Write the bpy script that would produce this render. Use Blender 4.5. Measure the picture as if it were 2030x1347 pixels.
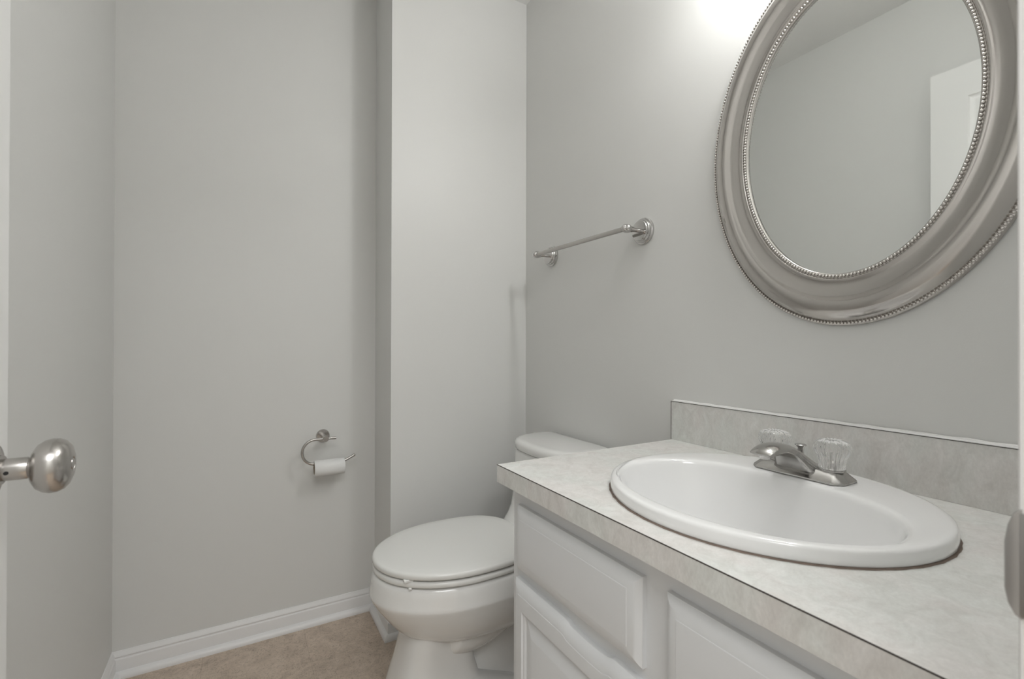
import bpy, bmesh, math, random
from mathutils import Vector, Matrix
random.seed(7)
PI = math.pi
for o in list(bpy.data.objects):
    bpy.data.objects.remove(o)
S = bpy.context.scene
COL = S.collection

# ---------------------------------------------------------------- camera
TH, PT, RO, CAMZ = math.radians(29.9), math.radians(.25), math.radians(.12), 1.04
fw = Vector((math.sin(TH)*math.cos(PT), math.cos(TH)*math.cos(PT), math.sin(PT)))
rt = Vector((math.cos(TH), -math.sin(TH), 0))
up = rt.cross(fw)
r2 = rt*math.cos(RO)+up*math.sin(RO)
u2 = up*math.cos(RO)-rt*math.sin(RO)
cd = bpy.data.cameras.new('camera')
cam = bpy.data.objects.new('camera', cd)
COL.objects.link(cam)
M3 = Matrix((r2, u2, -fw)).transposed()
cam.matrix_world = Matrix.Translation((0, 0, CAMZ)) @ M3.to_4x4()
cd.sensor_width = 36
cd.sensor_fit = 'HORIZONTAL'
cd.lens = 940*36/2030
cd.clip_start = .01
cd.dof.use_dof = True
cd.dof.focus_distance = 1.25
cd.dof.aperture_fstop = 8
S.camera = cam

# ---------------------------------------------------------------- world, exposure, added hall fill light
W = bpy.data.worlds.new('world')
S.world = W
W.use_nodes = True
W.node_tree.nodes['Background'].inputs[0].default_value = (.9, .92, 1, 1)
W.node_tree.nodes['Background'].inputs[1].default_value = .3
S.view_settings.view_transform = 'Standard'
S.view_settings.look = 'None'
S.view_settings.gamma = 1
S.view_settings.use_curve_mapping = False
S.view_settings.exposure = 0.06
BULB = 112.0          # strength of the two globe bulbs above the mirror
HALL_FILL = 34.0          # watts of the added fill light in the hall
ROOM_CEIL = 2.427
hl = bpy.data.lights.new('hall_fill_light', 'AREA')  # unseen area light, added to brighten the room through the doorway
hl.shape = 'RECTANGLE'
hl.size = 1.3
hl.size_y = 1.1
hl.energy = HALL_FILL
hl.color = (.985, .995, 1)
hlo = bpy.data.objects.new('hall_fill_light', hl)
hlo.location = (.05, -.80, ROOM_CEIL-.032)
COL.objects.link(hlo)


# ---------------------------------------------------------------- materials
def newmat(name):
    m = bpy.data.materials.new(name)
    m.use_nodes = True
    return m, m.node_tree, m.node_tree.nodes['Principled BSDF']


def pmat(name, col, rough=.5, metal=0., bump=None, spec=.5, coat=0., var=None, trans=0., ior=1.45, aniso=0.):
    m, t, b = newmat(name)
    b.inputs['Base Color'].default_value = (*col, 1)
    b.inputs['Roughness'].default_value = rough
    b.inputs['Metallic'].default_value = metal
    b.inputs['Specular IOR Level'].default_value = spec
    b.inputs['Coat Weight'].default_value = coat
    b.inputs['Coat Roughness'].default_value = .05
    b.inputs['Transmission Weight'].default_value = trans
    b.inputs['IOR'].default_value = ior
    b.inputs['Anisotropic'].default_value = aniso
    tc = t.nodes.new('ShaderNodeTexCoord')
    if bump:
        sc, st, dist = bump
        n = t.nodes.new('ShaderNodeTexNoise')
        n.inputs['Scale'].default_value = sc
        n.inputs['Detail'].default_value = 2
        t.links.new(tc.outputs['Object'], n.inputs['Vector'])
        bp = t.nodes.new('ShaderNodeBump')
        bp.inputs['Strength'].default_value = st
        bp.inputs['Distance'].default_value = dist
        t.links.new(n.outputs[0], bp.inputs['Height'])
        t.links.new(bp.outputs[0], b.inputs['Normal'])
    if var:
        sc, amt = var
        n = t.nodes.new('ShaderNodeTexNoise')
        n.inputs['Scale'].default_value = sc
        n.inputs['Detail'].default_value = 4
        t.links.new(tc.outputs['Object'], n.inputs['Vector'])
        mx = t.nodes.new('ShaderNodeMix')
        mx.data_type = 'RGBA'
        mx.inputs[6].default_value = (*[c*(1-amt) for c in col], 1)
        mx.inputs[7].default_value = (*[min(1, c*(1+amt)) for c in col], 1)
        t.links.new(n.outputs[0], mx.inputs[0])
        t.links.new(mx.outputs[2], b.inputs['Base Color'])
    return m


def ramp(t, src, stops):
    r = t.nodes.new('ShaderNodeValToRGB')
    e = r.color_ramp.elements
    while len(e) < len(stops):
        e.new(.5)
    for k, (p, c) in enumerate(stops):
        e[k].position = p
        e[k].color = (*c, 1)
    t.links.new(src, r.inputs[0])
    return r.outputs[0]


def laminate():
    m, t, b = newmat('stone_laminate')
    b.inputs['Roughness'].default_value = .38
    tc = t.nodes.new('ShaderNodeTexCoord')
    mp = t.nodes.new('ShaderNodeMapping')
    mp.inputs['Scale'].default_value = (1, 1, .55)
    t.links.new(tc.outputs['Object'], mp.inputs[0])

    def noise(sc, det, dis=0.):
        n = t.nodes.new('ShaderNodeTexNoise')
        n.inputs['Scale'].default_value = sc
        n.inputs['Detail'].default_value = det
        n.inputs['Roughness'].default_value = .65
        n.inputs['Distortion'].default_value = dis
        t.links.new(mp.outputs[0], n.inputs['Vector'])
        return n.outputs[0]
    base = ramp(t, noise(38, 10, .9), [(.30, (.68, .67, .645)), (.5, (.77, .765, .745)), (.70, (.84, .84, .825))])
    tint = ramp(t, noise(9, 3), [(.42, (.985, 1.0, .985)), (.60, (1.0, .978, .968))])
    fine = ramp(t, noise(330, 4), [(.3, (.90, .90, .90)), (.7, (1, 1, 1))])
    a = t.nodes.new('ShaderNodeMix'); a.data_type = 'RGBA'; a.blend_type = 'MULTIPLY'; a.inputs[0].default_value = 1
    t.links.new(base, a.inputs[6]); t.links.new(tint, a.inputs[7])
    c = t.nodes.new('ShaderNodeMix'); c.data_type = 'RGBA'; c.blend_type = 'MULTIPLY'; c.inputs[0].default_value = 1
    t.links.new(a.outputs[2], c.inputs[6]); t.links.new(fine, c.inputs[7])
    t.links.new(c.outputs[2], b.inputs['Base Color'])
    return m


def floor_mat():
    m, t, b = newmat('brown_vinyl_tile')
    b.inputs['Roughness'].default_value = .5
    tc = t.nodes.new('ShaderNodeTexCoord')

    def noise(sc, det, dis=0., stretch=None):
        n = t.nodes.new('ShaderNodeTexNoise')
        n.inputs['Scale'].default_value = sc
        n.inputs['Detail'].default_value = det
        n.inputs['Roughness'].default_value = .7
        n.inputs['Distortion'].default_value = dis
        t.links.new(tc.outputs['Object'], n.inputs['Vector'])
        return n.outputs[0]
    base = ramp(t, noise(14, 9, 1.2), [(.25, (.40, .325, .262)), (.5, (.60, .495, .400)), (.75, (.72, .61, .51))])
    fine = ramp(t, noise(120, 6, 1.5), [(.36, (.55, .53, .51)), (.50, (1, 1, 1))])
    a = t.nodes.new('ShaderNodeMix'); a.data_type = 'RGBA'; a.blend_type = 'MULTIPLY'; a.inputs[0].default_value = .75
    t.links.new(base, a.inputs[6]); t.links.new(fine, a.inputs[7])
    mp = t.nodes.new('ShaderNodeMapping')
    mp.inputs['Location'].default_value = (.10, .17, 0)
    t.links.new(tc.outputs['Object'], mp.inputs[0])
    br = t.nodes.new('ShaderNodeTexBrick')
    br.offset = 0
    br.inputs['Scale'].default_value = 1
    br.inputs['Brick Width'].default_value = .305
    br.inputs['Row Height'].default_value = .305
    br.inputs['Mortar Size'].default_value = .0016
    br.inputs['Mortar Smooth'].default_value = .3
    br.inputs['Color1'].default_value = (1, 1, 1, 1)
    br.inputs['Color2'].default_value = (.95, .95, .95, 1)
    br.inputs['Mortar'].default_value = (.86, .85, .84, 1)
    t.links.new(mp.outputs[0], br.inputs['Vector'])
    c = t.nodes.new('ShaderNodeMix'); c.data_type = 'RGBA'; c.blend_type = 'MULTIPLY'; c.inputs[0].default_value = 1
    t.links.new(a.outputs[2], c.inputs[6]); t.links.new(br.outputs[0], c.inputs[7])
    t.links.new(c.outputs[2], b.inputs['Base Color'])
    return m


M = {}
M['wall'] = pmat('grey_eggshell_paint', (.757, .757, .738), .42, bump=(420, .18, .0006), spec=.45)
M['ceil'] = pmat('white_ceiling_paint', (.88, .88, .865), .8, bump=(200, .2, .001))
M['trim'] = pmat('white_semigloss_trim', (.85, .845, .84), .32, var=(25, .02))
M['door'] = pmat('white_door_paint', (.82, .82, .805), .35, bump=(160, .05, .0004))
M['cab'] = pmat('white_thermofoil', (.755, .765, .775), .38, bump=(700, .06, .0002))
M['lam'] = laminate()
M['floor'] = floor_mat()
M['porc'] = pmat('white_vitreous_china', (.84, .838, .82), .10, coat=.6, spec=.5)
M['sink'] = pmat('white_sink_china', (.90, .90, .895), .10, coat=.6)
M['seatp'] = pmat('white_seat_plastic', (.79, .79, .765), .18)
M['nickel'] = pmat('brushed_nickel', (.50, .48, .46), .24, 1., bump=(900, .05, .0001), aniso=.3)
M['frame'] = pmat('pewter_frame', (.50, .478, .455), .16, 1., bump=(600, .05, .0002))
M['bead'] = pmat('polished_bead', (.62, .595, .57), .14, 1.)
M['chrome'] = pmat('polished_chrome', (.60, .59, .58), .09, 1.)
M['wornchrome'] = pmat('worn_chrome', (.50, .49, .475), .16, 1., bump=(350, .06, .0003), var=(60, .12))
M['darkmetal'] = pmat('dark_metal', (.10, .095, .09), .5, 1.)
M['silver'] = pmat('mirror_silvering', (.80, .815, .80), .005, 1.)
M['paper'] = pmat('tissue_paper', (.86, .86, .85), .9, bump=(500, .3, .0008))
M['card'] = pmat('cardboard_core', (.48, .42, .35), .9)
M['caulk'] = pmat('white_caulk', (.90, .89, .88), .5)
M['grime'] = pmat('brown_old_caulk', (.22, .17, .14), .8, var=(80, .35))
M['seam'] = pmat('dark_laminate_seam', (.07, .06, .055), .7)
M['dark'] = pmat('dark_void', (.02, .02, .02), .8)
M['acryl'] = pmat('clear_acrylic', (.98, .98, .985), .02, trans=1., ior=1.49)
M['steel'] = pmat('strike_plate_steel', (.46, .45, .44), .55, 1.)


def emis(name, col, s):
    m, t, b = newmat(name)
    b.inputs['Base Color'].default_value = (.9, .9, .9, 1)
    b.inputs['Emission Color'].default_value = (*col, 1)
    b.inputs['Emission Strength'].default_value = s
    return m


M['bulb'] = emis('lit_globe_bulb', (1, 1, .99), BULB)
M['opal'] = emis('opal_lamp_glass', (1, .97, .93), 2.)


# ---------------------------------------------------------------- mesh helpers
def bx(bm, x0, x1, y0, y1, z0, z1, bev=0., seg=2):
    r = bmesh.ops.create_cube(bm, size=1)
    vs = r['verts']
    for v in vs:
        v.co = Vector(((x0+x1)/2+v.co.x*(x1-x0), (y0+y1)/2+v.co.y*(y1-y0), (z0+z1)/2+v.co.z*(z1-z0)))
    if bev > 0:
        es = list({e for v in vs for e in v.link_edges})
        bmesh.ops.bevel(bm, geom=es, offset=bev, segments=seg, profile=.5, affect='EDGES')


def loft(bm, rings, cap0=True, cap1=True, closed=True):
    R = [[bm.verts.new(p) for p in r] for r in rings]
    n = len(R[0])
    for a, b in zip(R, R[1:]):
        for i in range(n if closed else n-1):
            j = (i+1) % n
            bm.faces.new((a[i], a[j], b[j], b[i]))
    if cap0:
        bm.faces.new(list(reversed(R[0])))
    if cap1:
        bm.faces.new(R[-1])
    return R


def torus_like(bm, rings):
    """closed both ways"""
    R = [[bm.verts.new(p) for p in r] for r in rings]
    n, k = len(R[0]), len(R)
    for q in range(k):
        a, b = R[q], R[(q+1) % k]
        for i in range(n):
            j = (i+1) % n
            bm.faces.new((a[i], a[j], b[j], b[i]))


def lathe(bm, prof, org, axis, n=40, flute=None):
    axis = Vector(axis).normalized()
    a = Vector((0, 0, 1)) if abs(axis.z) < .9 else Vector((1, 0, 0))
    u = axis.cross(a).normalized()
    w = axis.cross(u)
    org = Vector(org)
    rings = []
    for r, h in prof:
        ring = []
        for k in range(n):
            t = 2*PI*k/n
            rr = max(r, 1e-5)
            if flute:
                rr *= flute(t, h)
            ring.append(org+axis*h+(u*math.cos(t)+w*math.sin(t))*rr)
        rings.append(ring)
    loft(bm, rings)


def tube(bm, pts, rad, n=16, cap=True):
    pts = [Vector(p) for p in pts]
    rings = []
    prev = None
    for i, p in enumerate(pts):
        d = (pts[min(i+1, len(pts)-1)]-pts[max(i-1, 0)]).normalized()
        if prev is None:
            a = Vector((0, 0, 1)) if abs(d.z) < .9 else Vector((1, 0, 0))
            u = d.cross(a).normalized()
        else:
            u = (prev-d*prev.dot(d)).normalized()
        prev = u
        w = d.cross(u)
        r = rad[i] if isinstance(rad, (list, tuple)) else rad
        rings.append([p+(u*math.cos(2*PI*k/n)+w*math.sin(2*PI*k/n))*r for k in range(n)])
    loft(bm, rings, cap, cap)


def spline(pts, m=10):
    pts = [Vector(p) for p in pts]
    P = [pts[0]]+pts+[pts[-1]]
    out = []
    for i in range(1, len(P)-2):
        for k in range(m):
            t = k/m
            a, b, c, d = P[i-1], P[i], P[i+1], P[i+2]
            out.append(.5*((2*b)+(c-a)*t+(2*a-5*b+4*c-d)*t*t+(3*b-a-3*c+d)*t**3))
    out.append(pts[-1])
    return out


def empty(name, loc, label, cat, group=None):
    o = bpy.data.objects.new(name, None)
    o.empty_display_size = .05
    o.location = loc
    COL.objects.link(o)
    o['label'] = label
    o['category'] = cat
    if group:
        o['group'] = group
    return o


def root_loc(o):
    v = Vector((0, 0, 0))
    while o:
        v += o.location
        o = o.parent
    return v


def obj(name, bm, mat, parent=None, smooth=True, angle=35, subsurf=0, label=None):
    bmesh.ops.recalc_face_normals(bm, faces=bm.faces)
    if parent is not None:
        bmesh.ops.translate(bm, verts=bm.verts, vec=-root_loc(parent))
    me = bpy.data.meshes.new(name)
    bm.to_mesh(me)
    bm.free()
    me.materials.append(mat)
    o = bpy.data.objects.new(name, me)
    COL.objects.link(o)
    if parent is not None:
        o.parent = parent
    if smooth:
        for p in me.polygons:
            p.use_smooth = True
        if angle < 180:
            me.set_sharp_from_angle(angle=math.radians(angle))
    if subsurf:
        md = o.modifiers.new('subsurf', 'SUBSURF')
        md.levels = subsurf
        md.render_levels = subsurf
    if label:
        o['label'] = label
    return o


def struct(name, bm, mat, label, parent=None, **k):
    o = obj(name, bm, mat, parent, **k)
    if parent is None:
        o['kind'] = 'structure'
        o['label'] = label
    return o


NB = bmesh.new
XM, XL, YB, YF, XB = 1.02, -.337, 1.885, 1.660, .4635   # mirror wall, left wall, back wall, chase front, chase side
YD = .080                                               # room side of the doorway wall
YH = -.035                                              # hall side of the doorway wall
CZ = ROOM_CEIL
JX0, JX1, DTOP = -.268, .390, 2.045

# ---------------------------------------------------------------- room shell
bm = NB(); bx(bm, -1.3, 2.0, -1.7, 2.1, -.05, 0)
struct('floor', bm, M['floor'], 'brown mottled vinyl tile floor', smooth=False)
bm = NB(); bx(bm, -1.3, 2.0, -1.7, 2.1, CZ, CZ+.05)
struct('ceiling', bm, M['ceil'], 'plain white ceiling', smooth=False)
bm = NB(); bx(bm, XL-.1, XL, YD, YB+.1, 0, CZ)
struct('wall_left', bm, M['wall'], 'plain grey wall behind the open door', smooth=False)
bm = NB(); bx(bm, XL, XM+.1, YB, YB+.1, 0, CZ)
struct('wall_back', bm, M['wall'], 'grey wall carrying the toilet paper holder', smooth=False)
bm = NB(); bx(bm, XB, XM, YF, YB, 0, CZ)
struct('wall_chase', bm, M['wall'], 'boxed-out grey wall section beside the toilet', smooth=False)
bm = NB(); bx(bm, XM, XM+.1, YD, YB, 0, CZ)
struct('wall_right', bm, M['wall'], 'grey wall with the oval mirror and towel bar', smooth=False)
bm = NB()
bx(bm, -1.3, JX0-.018, YH, YD, 0, CZ)
bx(bm, JX1+.018, 2.0, YH, YD, 0, CZ)
bx(bm, JX0-.018, JX1+.018, YH, YD, DTOP+.018, CZ)
struct('wall_front', bm, M['wall'], 'grey wall around the doorway', smooth=False)
bm = NB()
bx(bm, -1.3, -1.2, -1.6, YH, 0, CZ)
struct('wall_hall_left', bm, M['wall'], 'grey end wall of the hall', smooth=False)
bm = NB()
bx(bm, 1.9, 2.0, -1.6, YH, 0, CZ)
struct('wall_hall_right', bm, M['wall'], 'grey end wall of the hall, far side', smooth=False)
bm = NB(); bx(bm, -1.3, 2.0, -1.7, -1.6, 0, CZ)
struct('wall_hall_back', bm, M['wall'], 'long grey wall of the hall', smooth=False)

# door frame (jambs + head) with the strike plate
bm = NB()
bx(bm, JX0-.018, JX0, YH-.012, .092, 0, DTOP, .001, 1)
bx(bm, JX1, JX1+.018, YH-.012, .092, 0, DTOP, .001, 1)
bx(bm, JX0-.018, JX1+.018, YH-.012, .092, DTOP, DTOP+.018, .001, 1)
bx(bm, JX1-.012, JX1, YH+.005, .050, 0, DTOP, .001, 1)
frame = struct('trim_1', bm, M['trim'], 'white door frame at the right edge of the view', angle=30)
bm = NB()
bx(bm, JX1-.0016, JX1, .052, .0915, .882, .942, .0007, 1)
ring0, ring1 = [], []
LZ, LH = .9125, .0315
pts = [(JX1-.0005, .090), (JX1-.0025, .0925), (JX1-.0055, .0945), (JX1-.0085, .0952)]
rings = []
for k, (x, y) in enumerate(pts):
    hh = LH*[1, .93, .72, .42][k]
    rings.append([Vector((x, y, LZ+hh*s)) for s in (-1, -.6, -.2, .2, .6, 1)]
                 + [Vector((x+.0016, y+.0008, LZ+hh*s)) for s in (1, .6, .2, -.2, -.6, -1)])
loft(bm, rings)
obj('strike_plate', bm, M['steel'], frame, label='dull steel strike plate with rounded lip', angle=60)
# casing on the room side and on the hall side
bm = NB()
for (y0, y1) in ((YD, .0915), (YH-.014, YH)):
    bx(bm, JX1+.010, JX1+.064, y0, y1, 0, DTOP+.064, .003)
    if y0 < 0:
        bx(bm, JX0-.064, JX0-.010, y0, y1, 0, DTOP+.064, .003)
    bx(bm, JX0-.064, JX1+.010, y0, y1, DTOP+.010, DTOP+.064, .003)
struct('trim_2', bm, M['trim'], 'flat white casing around the doorway', angle=30)


# baseboards: ogee-topped board plus quarter-round shoe, swept along wall runs
BBP = [(0, 0), (.0115, 0), (.0115, .052), (.0105, .0555), (.0075, .058), (.0075, .061), (.0095, .0635),
       (.0085, .068), (.005, .073), (.003, .078), (0, .0785)]
SHP = [(.0105, 0), (.026, 0), (.0262, .004), (.0245, .011), (.0205, .0165), (.0155, .0195), (.0105, .0205)]


def run(bm, prof, p0, p1, nrm, m0, m1):
    """sweep prof (out, z) along p0->p1; m0/m1 = mitre factor added along the run per unit of 'out'"""
    p0, p1, nrm = Vector(p0), Vector(p1), Vector(nrm)
    d = (p1-p0).normalized()
    a = [p0+nrm*o+Vector((0, 0, z))+d*(m0*o) for o, z in prof]
    b = [p1+nrm*o+Vector((0, 0, z))+d*(m1*o) for o, z in prof]
    loft(bm, [a, b])


def baseboard(name, runs, label):
    bm = NB()
    for r in runs:
        run(bm, BBP, *r)
    o = struct(name, bm, M['trim'], label, angle=25)
    bm = NB()
    for r in runs:
        run(bm, SHP, *r)
    obj('shoe_moulding', bm, M['trim'], o, angle=25, label='quarter-round shoe moulding along the floor')


baseboard('baseboard_back', [((XL, YB, 0), (XB, YB, 0), (0, -1, 0), 1, -1)], 'white moulded baseboard under the paper holder')
baseboard('baseboard_left', [((XL, YD, 0), (XL, YB, 0), (1, 0, 0), 0, -1)], 'white baseboard along the left wall')
baseboard('baseboard_chase', [((XB, YB, 0), (XB, YF, 0), (-1, 0, 0), 1, 1),
                              ((XB, YF, 0), (XM, YF, 0), (0, -1, 0), -1, -1)], 'white baseboard wrapping the boxed-out corner')
baseboard('baseboard_right', [((XM, YF, 0), (XM, .875, 0), (-1, 0, 0), 1, 0)], 'white baseboard behind the toilet')

# ---------------------------------------------------------------- door, open against the left wall
DX1, DX0, DY0, DY1, DZ0, DZ1 = -.229, -.264, .097, .757, .012, 2.035


def door_face(bm, xface, sgn, panels):
    """front surface with recessed and raised panels; sgn = outward x"""
    ys = sorted({DY0, DY1}|{p[0] for p in panels}|{p[1] for p in panels})
    zs = sorted({DZ0, DZ1}|{p[2] for p in panels}|{p[3] for p in panels})
    for a, b in zip(ys, ys[1:]):
        for c, d in zip(zs, zs[1:]):
            if any(abs(p[0]-a) < 1e-6 and abs(p[1]-b) < 1e-6 and abs(p[2]-c) < 1e-6 and abs(p[3]-d) < 1e-6 for p in panels):
                rings = []
                for ins, dep in ((0, 0), (.004, .0045), (.011, .0075), (.016, .0085), (.022, .0085), (.045, .0035)):
                    rings.append([Vector((xface-sgn*dep, y, z)) for y, z in
                                  ((a+ins, c+ins), (b-ins, c+ins), (b-ins, d-ins), (a+ins, d-ins))])
                loft(bm, rings, False, True)
            else:
                bm.faces.new([bm.verts.new((xface, y, z)) for y, z in ((a, c), (b, c), (b, d), (a, d))])


bm = NB()
st, mid = .105, .095
yc = (DY0+DY1)/2
cols = [(DY0+st, yc-mid/2), (yc+mid/2, DY1-st)]
rows = [(.24, .80), (.985, 1.60), (1.70, 1.92)]
panels = [(a, b, c, d) for a, b in cols for c, d in rows]
door_face(bm, DX1, 1, panels)
door_face(bm, DX0, -1, panels)
for (y0, z0, y1, z1) in ((DY0, DZ0, DY1, DZ0), (DY1, DZ0, DY1, DZ1), (DY1, DZ1, DY0, DZ1), (DY0, DZ1, DY0, DZ0)):
    bm.faces.new([bm.verts.new(p) for p in ((DX0, y0, z0), (DX1, y0, z0), (DX1, y1, z1), (DX0, y1, z1))])
bmesh.ops.remove_doubles(bm, verts=bm.verts, dist=1e-5)
door = struct('door_1', bm, M['door'], 'white six-panel door standing open at the left edge', angle=20)
KY, KZ = .695, .9045
bm = NB()
lathe(bm, [(0, 0), (.0325, 0), (.0325, .003), (.031, .006), (.027, .009), (.0155, .011), (.0155, .0145), (.0145, .0155), (.0, .0155)],
      (DX1, KY, KZ), (1, 0, 0), 64)
rose = obj('door_rose', bm, M['nickel'], door, label='round brushed nickel rose plate')
bm = NB()
kp = [(0, .014), (.0108, .014), (.0115, .016), (.0115, .034), (.0108, .036), (.0125, .0375), (.0185, .0395),
      (.0240, .0430), (.0275, .0480), (.0290, .0535), (.0285, .0590), (.0262, .0640), (.0220, .0675), (.0150, .0700),
      (.0080, .0708), (.0074, .0700), (.0062, .0700), (.0055, .0710), (0, .0712)]
lathe(bm, kp, (DX1, KY, KZ), (1, 0, 0), 64)
knob = obj('door_knob', bm, M['nickel'], door, label='round brushed nickel door knob', angle=50)
bm = NB()
lathe(bm, [(0, 0), (.002, 0), (.002, .0006), (0, .0006)], (DX1+.021, KY-.0113, KZ-.0015), (0, -1, 0), 14)
obj('release_hole', bm, M['dark'], knob)
bm = NB(); bx(bm, DX0+.006, DX1-.006, DY1, DY1+.0015, KZ-.028, KZ+.028, .0006, 1)
obj('latch_plate', bm, M['steel'], door, label='steel latch plate on the door edge')
for hz in (.25, 1.02, 1.80):
    bm = NB()
    tube(bm, [(DX1+.003, DY0-.004, hz-.045), (DX1+.003, DY0-.004, hz+.045)], .004, 12)
    obj('hinge', bm, M['nickel'], door, label='nickel hinge barrel')

# ---------------------------------------------------------------- oval mirror
MY, MZ = .472, 1.457
mir = empty('oval_mirror', (XM, MY, MZ-.383), 'large oval mirror with a wide beaded pewter frame above the sink', 'mirror')
AO, BO, AI, BI = .288, .385, .197, .2845


def ov(t, s, off):
    """point on interpolated oval, s=0 inner,1 outer; off = distance from the wall"""
    a, b = AI+(AO-AI)*s, BI+(BO-BI)*s
    return Vector((XM-off, MY+a*math.cos(t), MZ+b*math.sin(t)))


prof = [(1.0, .002), (1.0, .010), (.985, .0125), (.93, .0125), (.915, .014), (.90, .0175), (.85, .0215), (.78, .0255), (.70, .0285),
        (.62, .0300), (.56, .0295), (.50, .0270), (.46, .0245), (.42, .0235), (.34, .0215), (.26, .0195), (.20, .0190), (.16, .0205),
        (.13, .0215), (.10, .0205), (.09, .0185), (.02, .0185), (.0, .017), (0, .006), (.2, .002)]
bm = NB()
N = 192
torus_like(bm, [[ov(2*PI*k/N, s, o) for s, o in prof] for k in range(N)])
obj('frame', bm, M['frame'], mir, angle=60)


def beads(s, off, pitch, r, name):
    bm = NB()
    # arc-length spacing
    L = [0]
    K = 4000
    P = [ov(2*PI*k/K, s, off) for k in range(K+1)]
    for a, b in zip(P, P[1:]):
        L.append(L[-1]+(b-a).length)
    n = int(L[-1]/pitch)
    j = 0
    tmpl = NB()
    bmesh.ops.create_icosphere(tmpl, subdivisions=2, radius=r)
    tv = [v.co.copy() for v in tmpl.verts]
    tf = [[v.index for v in f.verts] for f in tmpl.faces]
    tmpl.free()
    for i in range(n):
        d = L[-1]*i/n
        while L[j+1] < d:
            j += 1
        c = P[j]
        vs = [bm.verts.new(c+v) for v in tv]
        for f in tf:
            bm.faces.new([vs[q] for q in f])
    return obj(name, bm, M['bead'], mir, angle=180)


beads(.955, .0135, .0062, .0028, 'outer_beading')
beads(.05, .0200, .0062, .0029, 'inner_beading')
bm = NB()
loft(bm, [[Vector((XM-o, MY+(AI+.004)*math.cos(2*PI*k/N), MZ+(BI+.004)*math.sin(2*PI*k/N))) for k in range(N)] for o in (.008, .0125)])
obj('glass', bm, M['silver'], mir, angle=30, label='silvered glass')

# ---------------------------------------------------------------- vanity light above the mirror (above the frame)
lamp = empty('vanity_light', (XM, .49, 1.955), 'brushed nickel wall light with two globe bulbs above the oval mirror', 'lamp')
LZB = 2.00
bm = NB(); bx(bm, XM-.028, XM, .29, .69, LZB-.055, LZB+.055, .006, 3)
obj('backplate', bm, M['nickel'], lamp)
for by in (.40, .57):
    bm = NB()
    lathe(bm, [(0, .026), (.026, .026), (.026, .032), (.020, .040), (.020, .056), (0, .056)], (XM, by, LZB), (-1, 0, 0), 32)
    sk = obj('socket', bm, M['nickel'], lamp)
    bm = NB()
    bmesh.ops.create_uvsphere(bm, u_segments=32, v_segments=18, radius=.036)
    bmesh.ops.translate(bm, verts=bm.verts, vec=(XM-.098, by, LZB))
    obj('bulb', bm, M['bulb'], sk, angle=180, label='lit globe bulb')
# added pan around the unseen hall fill light, behind the camera
hp_ = empty('added_fill_panel', (.05, -.80, CZ-.03), 'added fill light panel on the hall ceiling outside the doorway', 'lamp')
bm = NB(); bx(bm, -.62, .72, -1.37, -.23, CZ-.030, CZ, .003, 1)
obj('fill_pan', bm, M['trim'], hp_, angle=30)

# ---------------------------------------------------------------- towel bar
TZ, TY0, TY1, TX = 1.361, 1.002, 1.470, XM-.072
tb = empty('towel_bar', (XM, (TY0+TY1)/2, TZ-.04), 'chrome towel bar on the right wall above the toilet', 'towel bar')
for y in (TY0, TY1):
    bm = NB()
    lathe(bm, [(0, 0), (.0375, 0), (.0385, .002), (.0385, .0075), (.0365, .0095), (.0340, .0100), (.0340, .0150), (.0325, .0170), (.0300, .0175),
               (.0300, .0205), (.0285, .0225), (.0250, .0232), (.0095, .0236), (0, .0236)], (XM, y, TZ), (-1, 0, 0), 8*6)
    ro = obj('rosette', bm, M['chrome'], tb, angle=40)
    bm = NB()
    lathe(bm, [(0, .018), (.0075, .018), (.0062, .024), (.0058, .034), (.0066, .045), (.0092, .055), (.0118, .064), (.0125, .072),
               (.0112, .079), (.0078, .084), (.0040, .087), (0, .0875)], (XM, y, TZ), (-1, 0, 0), 32)
    obj('post', bm, M['chrome'], ro, angle=60)
bm = NB()
tube(bm, [(TX, TY0-.004, TZ), (TX, TY1+.006, TZ)], .0072, 24)
obj('bar', bm, M['nickel'], tb)
for y, s in ((TY0, -1), (TY1, 1)):
    bm = NB()
    lathe(bm, [(0, 0), (.0095, .0), (.0105, .004), (.0095, .009), (.0055, .013), (0, .0145)], (TX, y+s*.004, TZ), (0, s, 0), 24)
    obj('end_cap', bm, M['chrome'], tb, angle=60)

# ---------------------------------------------------------------- toilet paper holder and roll
HX, HZ, HYP = .271, .688, 1.818
hp = empty('toilet_paper_holder', (HX, YB, HZ-.03), 'brushed nickel hook-shaped toilet paper holder on the back wall', 'toilet paper holder')
bm = NB()
lathe(bm, [(0, 0), (.0235, 0), (.0240, .002), (.0232, .007), (.0215, .009), (0, .0095)], (HX, YB, HZ), (0, -1, 0), 48)
obj('rosette', bm, M['nickel'], hp)
bm = NB()
lathe(bm, [(0, .008), (.0100, .008), (.0100, .055), (.0105, .060), (.0105, .073), (.0095, .0750), (0, .0750)], (HX, YB, HZ), (0, -1, 0), 32)
obj('post', bm, M['nickel'], hp, angle=50)
zt, zb_, xl = HZ+.000, .601, .236
path = [(HX+.036, HYP, zt), (HX+.01, HYP, zt), (xl+.012, HYP, zt)]
rr = (zt-zb_)/2
for k in range(0, 13):
    a = PI/2+PI*k/12
    path.append((xl+rr*.98*math.cos(a), HYP, (zt+zb_)/2+rr*math.sin(a)))
path += [(xl+.05, HYP, zb_), (.325, HYP, zb_), (.338, HYP, zb_+.002), (.352, HYP, zb_+.008), (.368, HYP, zb_+.016)]
bm = NB()
tube(bm, spline(path, 4), .0048, 16)
lathe(bm, [(0, 0), (.0042, .0), (.0052, .003), (.0052, .006), (.0035, .009), (0, .010)], (.366, HYP, zb_+.015), (.9, 0, .45), 16)
obj('hook_rod', bm, M['nickel'], hp, angle=60)
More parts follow.
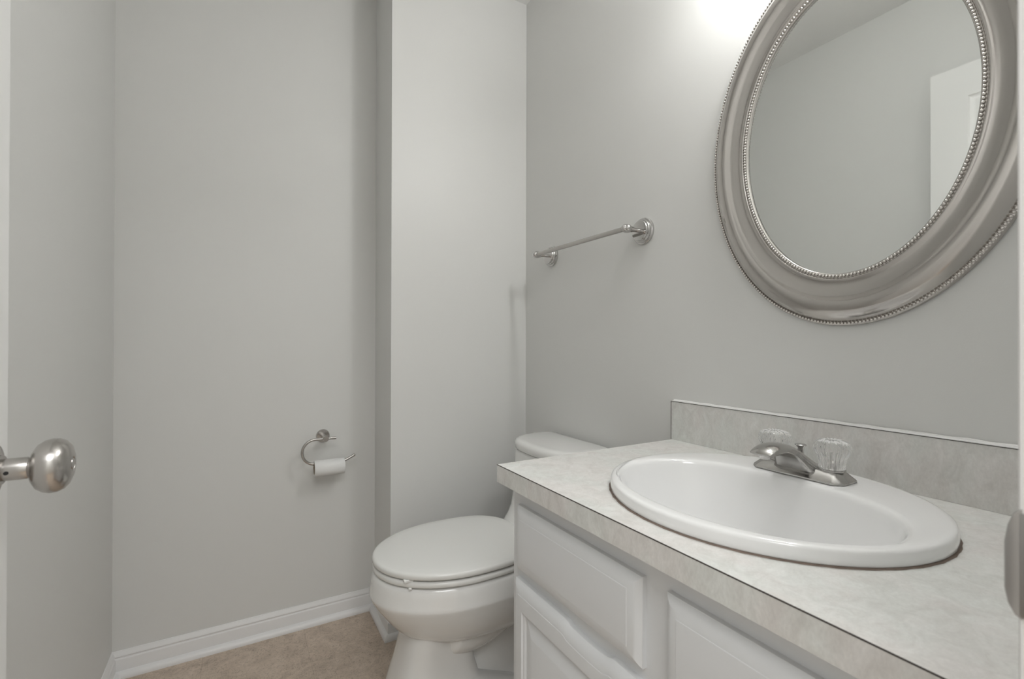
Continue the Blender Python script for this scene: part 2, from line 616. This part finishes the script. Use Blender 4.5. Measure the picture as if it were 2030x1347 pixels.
RCZ = zb_+.0042-.0205
roll = empty('toilet_paper_roll', (.284, HYP, RCZ-.028), 'nearly used up white toilet paper roll hanging on the nickel hook', 'toilet paper')
bm = NB()
n = 56
prof = [(.0205, -.051), (.0275, -.051), (.0283, -.050), (.0283, .050), (.0275, .051), (.0205, .051)]
rings = []
for k in range(n):
    t = 2*PI*k/n
    wob = 1+.015*math.sin(3*t+1)
    rings.append([Vector((.284+h, HYP+(r*wob if r > .021 else r)*math.cos(t), RCZ+(r*wob if r > .021 else r)*math.sin(t))) for r, h in prof])
torus_like(bm, rings)
obj('tissue', bm, M['paper'], roll, angle=40)
bm = NB()
torus_like(bm, [[Vector((.284+h, HYP+r*math.cos(2*PI*k/n), RCZ+r*math.sin(2*PI*k/n))) for r, h in
                 ((.0197, -.0515), (.0208, -.0515), (.0208, .0515), (.0197, .0515))] for k in range(n)])
obj('cardboard_core', bm, M['card'], roll, angle=40)

# ---------------------------------------------------------------- toilet (one-piece)
TYC = 1.29
toi = empty('toilet', (.66, TYC, 0), 'white one-piece toilet with closed lid between the vanity and the boxed-out wall', 'toilet')


def egg(xf, xb, w, z, n=72, pf=2.0, pb=2.6, wide=.46, yc=TYC):
    """egg outline: tip at xf, back at xb; widest at fraction 'wide' from the tip"""
    xc = xf+(xb-xf)*wide
    out = []
    for k in range(n):
        t = 2*PI*k/n
        c, s = math.cos(t), math.sin(t)
        if c < 0:
            p = pf
            a = xc-xf
        else:
            p = pb
            a = xb-xc
        x = xc+a*math.copysign(abs(c)**(2/p), c)
        pp = pf if c < 0 else pb
        y = w*math.copysign(abs(s)**(2/pp), s)
        out.append(Vector((x, yc+y, z)))
    return out


def shell(name, specs, mat, sub=1, parent=toi, angle=50, **k):
    bm = NB()
    loft(bm, [egg(*s[:4], **(s[4] if len(s) > 4 else {})) for s in specs])
    return obj(name, bm, mat, parent, angle=angle, **k)


# bowl with rim band
shell('bowl', [(.440, .86, .070, .212), (.425, .86, .095, .218), (.406, .86, .116, .228), (.388, .86, .133, .242), (.368, .86, .150, .262), (.350, .86, .162, .284),
               (.332, .86, .172, .309), (.318, .86, .179, .330), (.311, .86, .1825, .343), (.3075, .86, .185, .350), (.3070, .86, .1858, .356), (.3085, .86, .185, .362),
               (.3115, .86, .183, .385), (.3135, .86, .182, .400), (.3170, .86, .179, .408), (.324, .86, .172, .412), (.38, .80, .12, .412)],
      M['porc'], angle=180)
# pedestal: front column and narrower rear foot
shell('pedestal', [(.335, .80, .118, 0, dict(pf=2.8, pb=4, wide=.25)), (.338, .80, .116, .02, dict(pf=2.8, pb=4, wide=.25)),
                   (.362, .60, .100, .10, dict(pf=2.8, pb=5, wide=.35)), (.378, .585, .094, .15, dict(pf=2.8, pb=5, wide=.4)),
                   (.392, .58, .092, .20, dict(pf=2.8, pb=5, wide=.4)), (.400, .58, .096, .235, dict(pf=2.8, pb=5, wide=.4)),
                   (.41, .58, .10, .27, dict(pf=2.6, pb=5, wide=.4))], M['porc'], angle=60)
shell('rear_foot', [(.50, .96, .112, 0, dict(pf=4, pb=5)), (.50, .96, .110, .022, dict(pf=4, pb=5)), (.51, .95, .090, .035, dict(pf=4, pb=5)),
                    (.52, .94, .060, .055, dict(pf=4, pb=5)), (.52, .94, .055, .25, dict(pf=4, pb=5)), (.52, .94, .09, .38, dict(pf=4, pb=5))],
      M['porc'], angle=60)
bm = NB()
trap = spline([(.455, TYC, .255), (.50, TYC, .24), (.55, TYC, .225), (.62, TYC, .235), (.70, TYC, .27), (.77, TYC, .285), (.83, TYC, .22), (.85, TYC, .10), (.85, TYC, .02)], 8)
tube(bm, trap, [.045+.033*min(1, k/12) for k in range(len(trap))], 28)
for v in bm.verts:
    v.co.y = TYC+(v.co.y-TYC)*1.42
obj('trapway', bm, M['porc'], toi, angle=180)
# tank
tk = dict(pf=3.2, pb=7, wide=.62)


def tk_(xf, w, z, xb=1.005):
    return (xf, xb, w, z, tk)


shell('tank', [tk_(.74, .152, .395), tk_(.745, .153, .425), tk_(.757, .154, .445), tk_(.775, .156, .465), tk_(.788, .158, .49), tk_(.796, .161, .52),
               tk_(.806, .170, .60), tk_(.812, .175, .665), tk_(.815, .176, .672)], M['porc'], angle=60)
ls = []
for dx, z in ((.010, .6745), (.003, .6755), (0, .678), (-.001, .692), (.001, .699), (.006, .7045), (.014, .7075), (.024, .7085)):
    ls.append((.806+dx, 1.008-dx*.3, .186-dx, z, dict(pf=2.7, pb=7, wide=.70)))
shell('tank_lid', ls, M['porc'], angle=70)
# seat and lid
def plate(name, xf, xb, w, z0, z1, rr, pfb=None):
    sp = []
    for dx, dz in ((rr, 0), (rr*.3, rr*.12), (0, rr*.5)):
        sp.append((xf+dx, xb-dx, w-dx, z0+dz, dict(pb=2.9, wide=.52)))
    for dx, dz in ((0, rr), (rr*.25, rr*.5), (rr*.7, rr*.18), (rr*1.5, 0)):
        sp.append((xf+dx, xb-dx, w-dx, z1-dz, dict(pb=2.9, wide=.52)))
    return sp


seat = shell('seat', plate('s', .3160, .775, .184, .4155, .4315, .006), M['seatp'], angle=70)
lid_specs = plate('l', .3145, .775, .1855, .4355, .4535, .007)
lid_specs += [(.311+.04, .775-.03, .1855-.035, .4550, dict(pb=2.9, wide=.52)), (.311+.12, .775-.10, .1855-.10, .4560, dict(pb=2.9, wide=.52))]
lid = shell('seat_lid', lid_specs, M['seatp'], angle=70)
for (x, y) in ((.372, TYC-.125), (.372, TYC+.125)):
    bm = NB(); bx(bm, x-.012, x+.012, y-.006, y+.006, .4300, .4370, .001, 1)
    bmesh.ops.translate(bm, verts=bm.verts, vec=(.002, .010 if y < TYC else -.010, 0))
    obj('bumper', bm, M['seatp'], lid)
for (x, y) in ((.377, TYC-.120), (.377, TYC+.120), (.62, TYC-.165), (.62, TYC+.165)):
    bm = NB(); bx(bm, x-.004, x+.004, y-.004, y+.004, .4105, .4170, .001, 1)
    obj('bumper', bm, M['seatp'], seat)
for y in (TYC-.07, TYC+.07):
    bm = NB(); bx(bm, .735, .775, y-.018, y+.018, .405, .440, .006, 3)
    obj('hinge', bm, M['seatp'], seat)
# bolt cap on the foot
bm = NB()
lathe(bm, [(0, 0), (.013, 0), (.013, .006), (.010, .014), (.004, .018), (0, .0185)], (.60, TYC-.098, .021), (0, 0, 1), 24)
obj('bolt_cap', bm, M['seatp'], toi, angle=70)

# ---------------------------------------------------------------- vanity cabinet
VX, VY0, VY1 = .505, .0935, .868
CT, CB = .780, .7435
van = empty('vanity_cabinet', (.76, (VY0+VY1)/2, 0), 'white vanity cabinet with routed drawer fronts under the laminate counter', 'cabinet')
bm = NB()
bx(bm, VX, XM-.001, VY0, VY0+.016, .10, CB-.001, .0006, 1)
bx(bm, VX, XM-.001, VY1-.016, VY1, .10, CB-.001, .0006, 1)
bx(bm, XM-.008, XM-.001, VY0+.016, VY1-.016, .10, CB-.001)
bx(bm, VX+.016, XM-.008, VY0+.016, VY1-.016, .10, .116)
bx(bm, VX, VX+.016, VY0+.016, VY1-.016, .10, CB-.001)
bx(bm, VX+.07, XM-.001, VY0, VY1, 0, .10, .0012, 1)
obj('body', bm, M['cab'], van, angle=30)


def front(bm, y0, y1, z0, z1, x0, edge, topfn=None, panel=None):
    """routed slab front: outline rings stepping in; x0 = face frame plane, faces -x"""
    ny = 40

    def ring(ins, x):
        pts = []
        for k in range(ny+1):                       # bottom
            pts.append(Vector((x, y0+ins+(y1-y0-2*ins)*k/ny, z0+ins)))
        for k in range(ny+1):                       # top, reversed
            y = y1-ins-(y1-y0-2*ins)*k/ny
            dz = topfn(y) if topfn else 0
            pts.append(Vector((x, y, z1-ins+dz)))
        return pts
    rings = [ring(0, x0), ring(0, x0-.008)]
    for ins, dep in edge:
        rings.append(ring(ins, x0-dep))
    loft(bm, rings[:], True, panel is None)
    if panel:
        last = edge[-1]
        a0 = ring(last[0], x0-last[1])
        # flat field up to the panel rectangle
        py0, py1, pz0, pz1 = panel
        b = []
        for k in range(ny+1):
            b.append(Vector((x0-last[1], py0+(py1-py0)*k/ny, pz0)))
        for k in range(ny+1):
            b.append(Vector((x0-last[1], py1-(py1-py0)*k/ny, pz1)))
        rr = [a0, b]
        for ins, dep in ((.0025, .0035), (.006, .0040), (.0085, .0075), (.011, .0080), (.034, .0010), (.036, .0005)):
            c = []
            for k in range(ny+1):
                c.append(Vector((x0-last[1]+dep, py0+ins+(py1-py0-2*ins)*k/ny, pz0+ins)))
            for k in range(ny+1):
                c.append(Vector((x0-last[1]+dep, py1-ins-(py1-py0-2*ins)*k/ny, pz1-ins)))
            rr.append(c)
        loft(bm, rr, False, True)
        bmesh.ops.remove_doubles(bm, verts=bm.verts, dist=1e-6)


EDGE = [(.0008, .0082), (.0040, .0112), (.0085, .0140), (.0135, .0160), (.0190, .0172), (.0225, .0175), (.0232, .0181), (.0240, .0182)]


def scoop(yc, w=.053, d=.0070, s=.014):
    def f(y):
        t = abs(y-yc)
        if t > w+s/2:
            return 0.
        if t > w-s/2:
            q = (w+s/2-t)/s
            return -d*.75*(q*q*(3-2*q))
        return -d*(.75+.25*math.cos(t/(w-s/2)*PI/2))
    return f


DZ = [(.839, .491), (.447, .105)]
for (b, a) in DZ:
    bm = NB()
    front(bm, a, b, .5755, .7060, VX, EDGE)
    obj('drawer_front', bm, M['cab'], van, angle=22)
for (b, a), sc in zip(((.845, .491), (.447, .105)), (.612, .335)):
    bm = NB()
    front(bm, a, b, .135, .5555, VX, EDGE, scoop(sc), (a+.043, b-.037, .185, .503))
    obj('cabinet_door', bm, M['cab'], van, angle=22)

# ---------------------------------------------------------------- countertop with backsplash
CX0, CY0, CY1 = .4735, .0815, .886
SKX, SKY, SA, SB = .742, .479, .2275, .2470     # sink centre and half-axes of the rim
ctr = empty('countertop', (.747, .484, CB), 'mottled grey stone-look laminate countertop with backsplash over the white vanity', 'countertop')
bm = NB()
NS = 96
# slab with an oval cut-out: outer rectangle ring matched to an ellipse
HA, HB = SA-.012, SB-.012


def rectpt(t):
    c, s = math.cos(t), math.sin(t)
    cx_, cy_ = SKX, SKY
    ks = []
    if c > 0: ks.append((XM-cx_)/c)
    if c < 0: ks.append((CX0-cx_)/c)
    if s > 0: ks.append((CY1-cy_)/s)
    if s < 0: ks.append((CY0-cy_)/s)
    k = min(ks)
    return cx_+c*k, cy_+s*k


angs = [2*PI*k/NS for k in range(NS)]
for X, Y in ((XM, CY1), (XM, CY0), (CX0, CY1), (CX0, CY0)):
    angs.append(math.atan2(Y-SKY, X-SKX) % (2*PI))
angs = sorted(angs)


def ringr(z):
    return [Vector((*rectpt(t), z)) for t in angs]


def ringe(z):
    return [Vector((SKX+HA*math.cos(t), SKY+HB*math.sin(t), z)) for t in angs]


torus_like(bm, [ringe(CT), ringr(CT), ringr(CB), ringe(CB)])
obj('slab', bm, M['lam'], ctr, angle=30)
bm = NB()
bx(bm, CX0-.0003, CX0+.001, CY0, CY1, CT-.0011, CT+.00015)
obj('edge_seam', bm, M['seam'], ctr, smooth=False, label='thin dark seam along the front edge')
bm = NB()
bx(bm, XM-.0165, XM-.0005, CY0, .889, CT, .8815, .0006, 1)
bs = obj('backsplash', bm, M['lam'], ctr, angle=30)
bm = NB()
bx(bm, XM-.0172, XM-.0163, CY0, .8896, .8806, .8817)
bx(bm, XM-.0172, XM-.0163, .8884, .8896, CT, .8817)
obj('edge_seam', bm, M['seam'], bs, smooth=False)
bm = NB()
tube(bm, [(XM-.004, y, .8825+.0004*math.sin(y*90)) for y in [CY0+(.889-CY0)*k/60 for k in range(61)]], [.0034+.0005*math.sin(k*1.7) for k in range(61)], 10)
bx(bm, XM-.0150, XM-.0020, CY0, .8885, .8810, .8832, .0008, 1)
obj('caulk_line', bm, M['caulk'], bs, angle=60, label='white caulk line on the top edge')

# ---------------------------------------------------------------- sink
snk = empty('sink', (SKX, SKY, CT), 'white oval drop-in sink set in the laminate counter', 'sink')
BXC, BYC, BA, BB = .690, .481, .147, .216       # basin opening
RZ = .8035


def el(cx_, cy_, a, b, z, n=120, pw=2.0):
    out = []
    for k in range(n):
        t = 2*PI*k/n
        c, s = math.cos(t), math.sin(t)
        out.append(Vector((cx_+a*math.copysign(abs(c)**(2/pw), c), cy_+b*math.copysign(abs(s)**(2/pw), s), z)))
    return out


def dopen(off, n=120):
    """basin opening: rounder at the front, fuller towards the faucet ledge"""
    out = []
    for k in range(n):
        t = 2*PI*k/n
        c, s_ = math.cos(t), math.sin(t)
        pw = 2.45 if c > 0 else 2.0
        blend = abs(c)**.5
        pw = 2.0+(pw-2.0)*blend
        out.append(Vector((BXC+(BA+off)*math.copysign(abs(c)**(2/pw), c), BYC+(BB+off)*math.copysign(abs(s_)**(2/pw), s_), 0)))
    return out


def dip(p):
    """shallow overflow recess in the ledge under the spout"""
    if p.x < BXC+.06:
        return 0.
    return math.exp(-((p.y-(FY_-.004))/.030)**4)


FY_ = .4845


rings = []
for d, z in ((.010, CT+.0006), (.0015, CT+.001), (.0, CT+.003), (.0002, CT+.010), (.0005, CT+.0165), (.0017, CT+.0194), (.0042, CT+.0211), (.0085, CT+.0218), (.0120, CT+.0220)):
    rings.append(el(SKX, SKY, SA-d, SB-d, z))
# rim deck, morph from the outer oval to the basin opening
o0 = el(SKX, SKY, SA-.0120, SB-.0120, 0)
i0 = dopen(.0050)
for f, z in ((.35, CT+.0221), (.7, CT+.0219), (.92, CT+.0214), (1.0, CT+.0208)):
    rings.append([Vector((a.x+(b.x-a.x)*f, a.y+(b.y-a.y)*f, z-.003*dip(b)*max(0, f-.92)/.08)) for a, b in zip(o0, i0)])
for da, z in ((.0025, CT+.0192), (.0002, CT+.0165), (-.0015, CT+.0120), (-.004, CT+.003), (-.007, CT-.008), (-.014, CT-.030), (-.026, CT-.065), (-.042, CT-.100),
              (-.062, CT-.125), (-.085, CT-.139), (-.108, CT-.145), (-.124, CT-.147)):
    s = -da/.124 if da < 0 else 0
    if z > CT-.02:
        rings.append([Vector((p.x+.004*dip(p), p.y, z-.005*dip(p)*max(0, min(1, (z-CT)/.012)))) for p in dopen(da)])
    else:
        rings.append(el(BXC+.012*s, BYC, BA+da, BB+da*(1+.52*max(0, s)), z, pw=2.0+.2*(1-s)))
# close the underside
und = []
for f_, z in ((.20, CT-.155), (.45, CT-.152), (.72, CT-.125), (.90, CT-.075), (.99, CT-.03), (1.0, CT-.001)):
    und.append(el(BXC+.012*(1-f_), BYC, (BA+.006)*f_, (BB+.008)*f_, z))
bm = NB()
torus_like(bm, rings+und)
bmesh.ops.recalc_face_normals(bm, faces=bm.faces)
obj('bowl', bm, M['sink'], snk, angle=180)
bm = NB()
lathe(bm, [(0, 0), (.024, 0), (.024, .003), (.018, .004), (.016, .0015), (0, .0015)], (BXC+.012, BYC, CT-.1475), (0, 0, 1), 40)
obj('drain', bm, M['chrome'], snk)
bm = NB()
torus_like(bm, [[Vector((SKX+(SA+r)*math.cos(2*PI*k/120), SKY+(SB+r)*math.sin(2*PI*k/120), CT+z)) for r, z in
                 ((-.008, .0001), (.0022+.0006*math.sin(k*2.3), .0001), (.0014, .0012), (-.002, .0016), (-.008, .001))] for k in range(120)])
obj('sealant_ring', bm, M['grime'], snk, angle=60, label='aged brown sealant under the rim')

# ---------------------------------------------------------------- faucet
FX, FY, FZ = .886, .4845, CT+.0222
fau = empty('faucet', (FX, FY, FZ), 'worn chrome sink faucet with two clear fluted handles on the sink rim', 'faucet')
bm = NB()


def rr_(hx, hy, ch, z, cx_=FX, cy_=FY):
    p = []
    for sx, sy in ((1, 1), (-1, 1), (-1, -1), (1, -1)):
        if sx*sy > 0:
            p += [(cx_+sx*hx, cy_+sy*(hy-ch)), (cx_+sx*(hx-ch), cy_+sy*hy)]
        else:
            p += [(cx_+sx*(hx-ch), cy_+sy*hy), (cx_+sx*hx, cy_+sy*(hy-ch))]
    return [Vector((x, y, z)) for x, y in p]


loft(bm, [rr_(.0345, .080, .014, FZ), rr_(.035, .0805, .014, FZ+.0015), rr_(.034, .0795, .014, FZ+.0042), rr_(.0225, .0665, .010, FZ+.0165),
          rr_(.0205, .0640, .009, FZ+.0185)])
bmesh.ops.bevel(bm, geom=list(bm.edges), offset=.0009, segments=2, affect='EDGES')
base = obj('base_plate', bm, M['wornchrome'], fau, angle=40)
# spout: top ridge path and underside path, chamfered section
top = [(.914, .010, .052), (.906, .0155, .046), (.893, .0265, .037), (.876, .0380, .029), (.858, .0485, .0245), (.838, .0580, .0230), (.818, .0635, .0225), (.797, .0655, .0220),
       (.778, .0640, .0210), (.762, .0570, .0200), (.754, .0480, .0195)]
bot = [(.9, .004), (.880, .004), (.862, .006), (.8515, .0125), (.846, .0230), (.838, .0340), (.825, .0435), (.806, .0500),
       (.788, .0500), (.772, .0480), (.760, .0465)]
rings = []
for (tx, tz, w), (bx_, bz) in zip(top, bot):
    T = Vector((tx, 0, tz)); B = Vector((bx_, 0, bz))
    def P(f, y):
        q = B.lerp(T, f)
        return Vector((q.x, FY+y, FZ+q.z))
    fl = w*1.12
    rings.append([P(0, -fl*.92), P(.08, -fl), P(.62, -w), P(.96, -w*.50), P(1, 0), P(.96, w*.50), P(.62, w), P(.08, fl), P(0, fl*.92), P(0.03, 0)])
bm = NB()
loft(bm, rings)
obj('spout', bm, M['wornchrome'], fau, angle=28, subsurf=1)
bm = NB()
lathe(bm, [(0, 0), (.0095, 0), (.0095, .008), (.008, .010), (0, .010)], (.775, FY, FZ+.040), (0, 0, 1), 24)
obj('aerator', bm, M['chrome'], fau)
bm = NB()
lathe(bm, [(0, 0), (.0028, 0), (.0028, .018), (.0052, .0185), (.0056, .030), (.0085, .0325), (.0098, .0345), (.0085, .0360), (0, .0368)],
      (.8965, FY+.008, FZ+.0145), (0, 0, 1), 28)
obj('lift_rod', bm, M['chrome'], fau, angle=60)
for y in (FY-.0505, FY+.0505):
    bm = NB()
    lathe(bm, [(0, 0), (.0205, 0), (.0205, .0022), (.0185, .0032), (0, .0032)], (FX, y, FZ+.0175), (0, 0, 1), 32)
    col_ = obj('handle_collar', bm, M['wornchrome'], fau)
    bm = NB()

    def fl(t, h):
        a = 1 if .004 < h < .040 else .3 if .001 < h < .047 else 0
        return 1-a*.03*(1-abs(math.cos(14*t)))*2
    lathe(bm, [(0, .0), (.0185, .0), (.0200, .0015), (.0205, .006), (.0212, .013), (.0232, .021), (.0258, .0255), (.0279, .0300), (.0288, .0345), (.0284, .0385),
               (.0268, .0425), (.0236, .0460), (.0185, .0485), (.0120, .0497), (.0080, .0494), (0, .0490)],
          (FX, y, FZ+.0209), (0, 0, 1), 192, fl)
    k_ = obj('handle', bm, M['acryl'], fau, angle=60, label='clear fluted acrylic handle')
    bm = NB()
    lathe(bm, [(0, .0015), (.0050, .0015), (.0050, .018), (.0035, .020), (.0035, .030), (0, .030)], (FX, y, FZ+.0212), (0, 0, 1), 20)
    obj('valve_stem', bm, M['chrome'], k_)
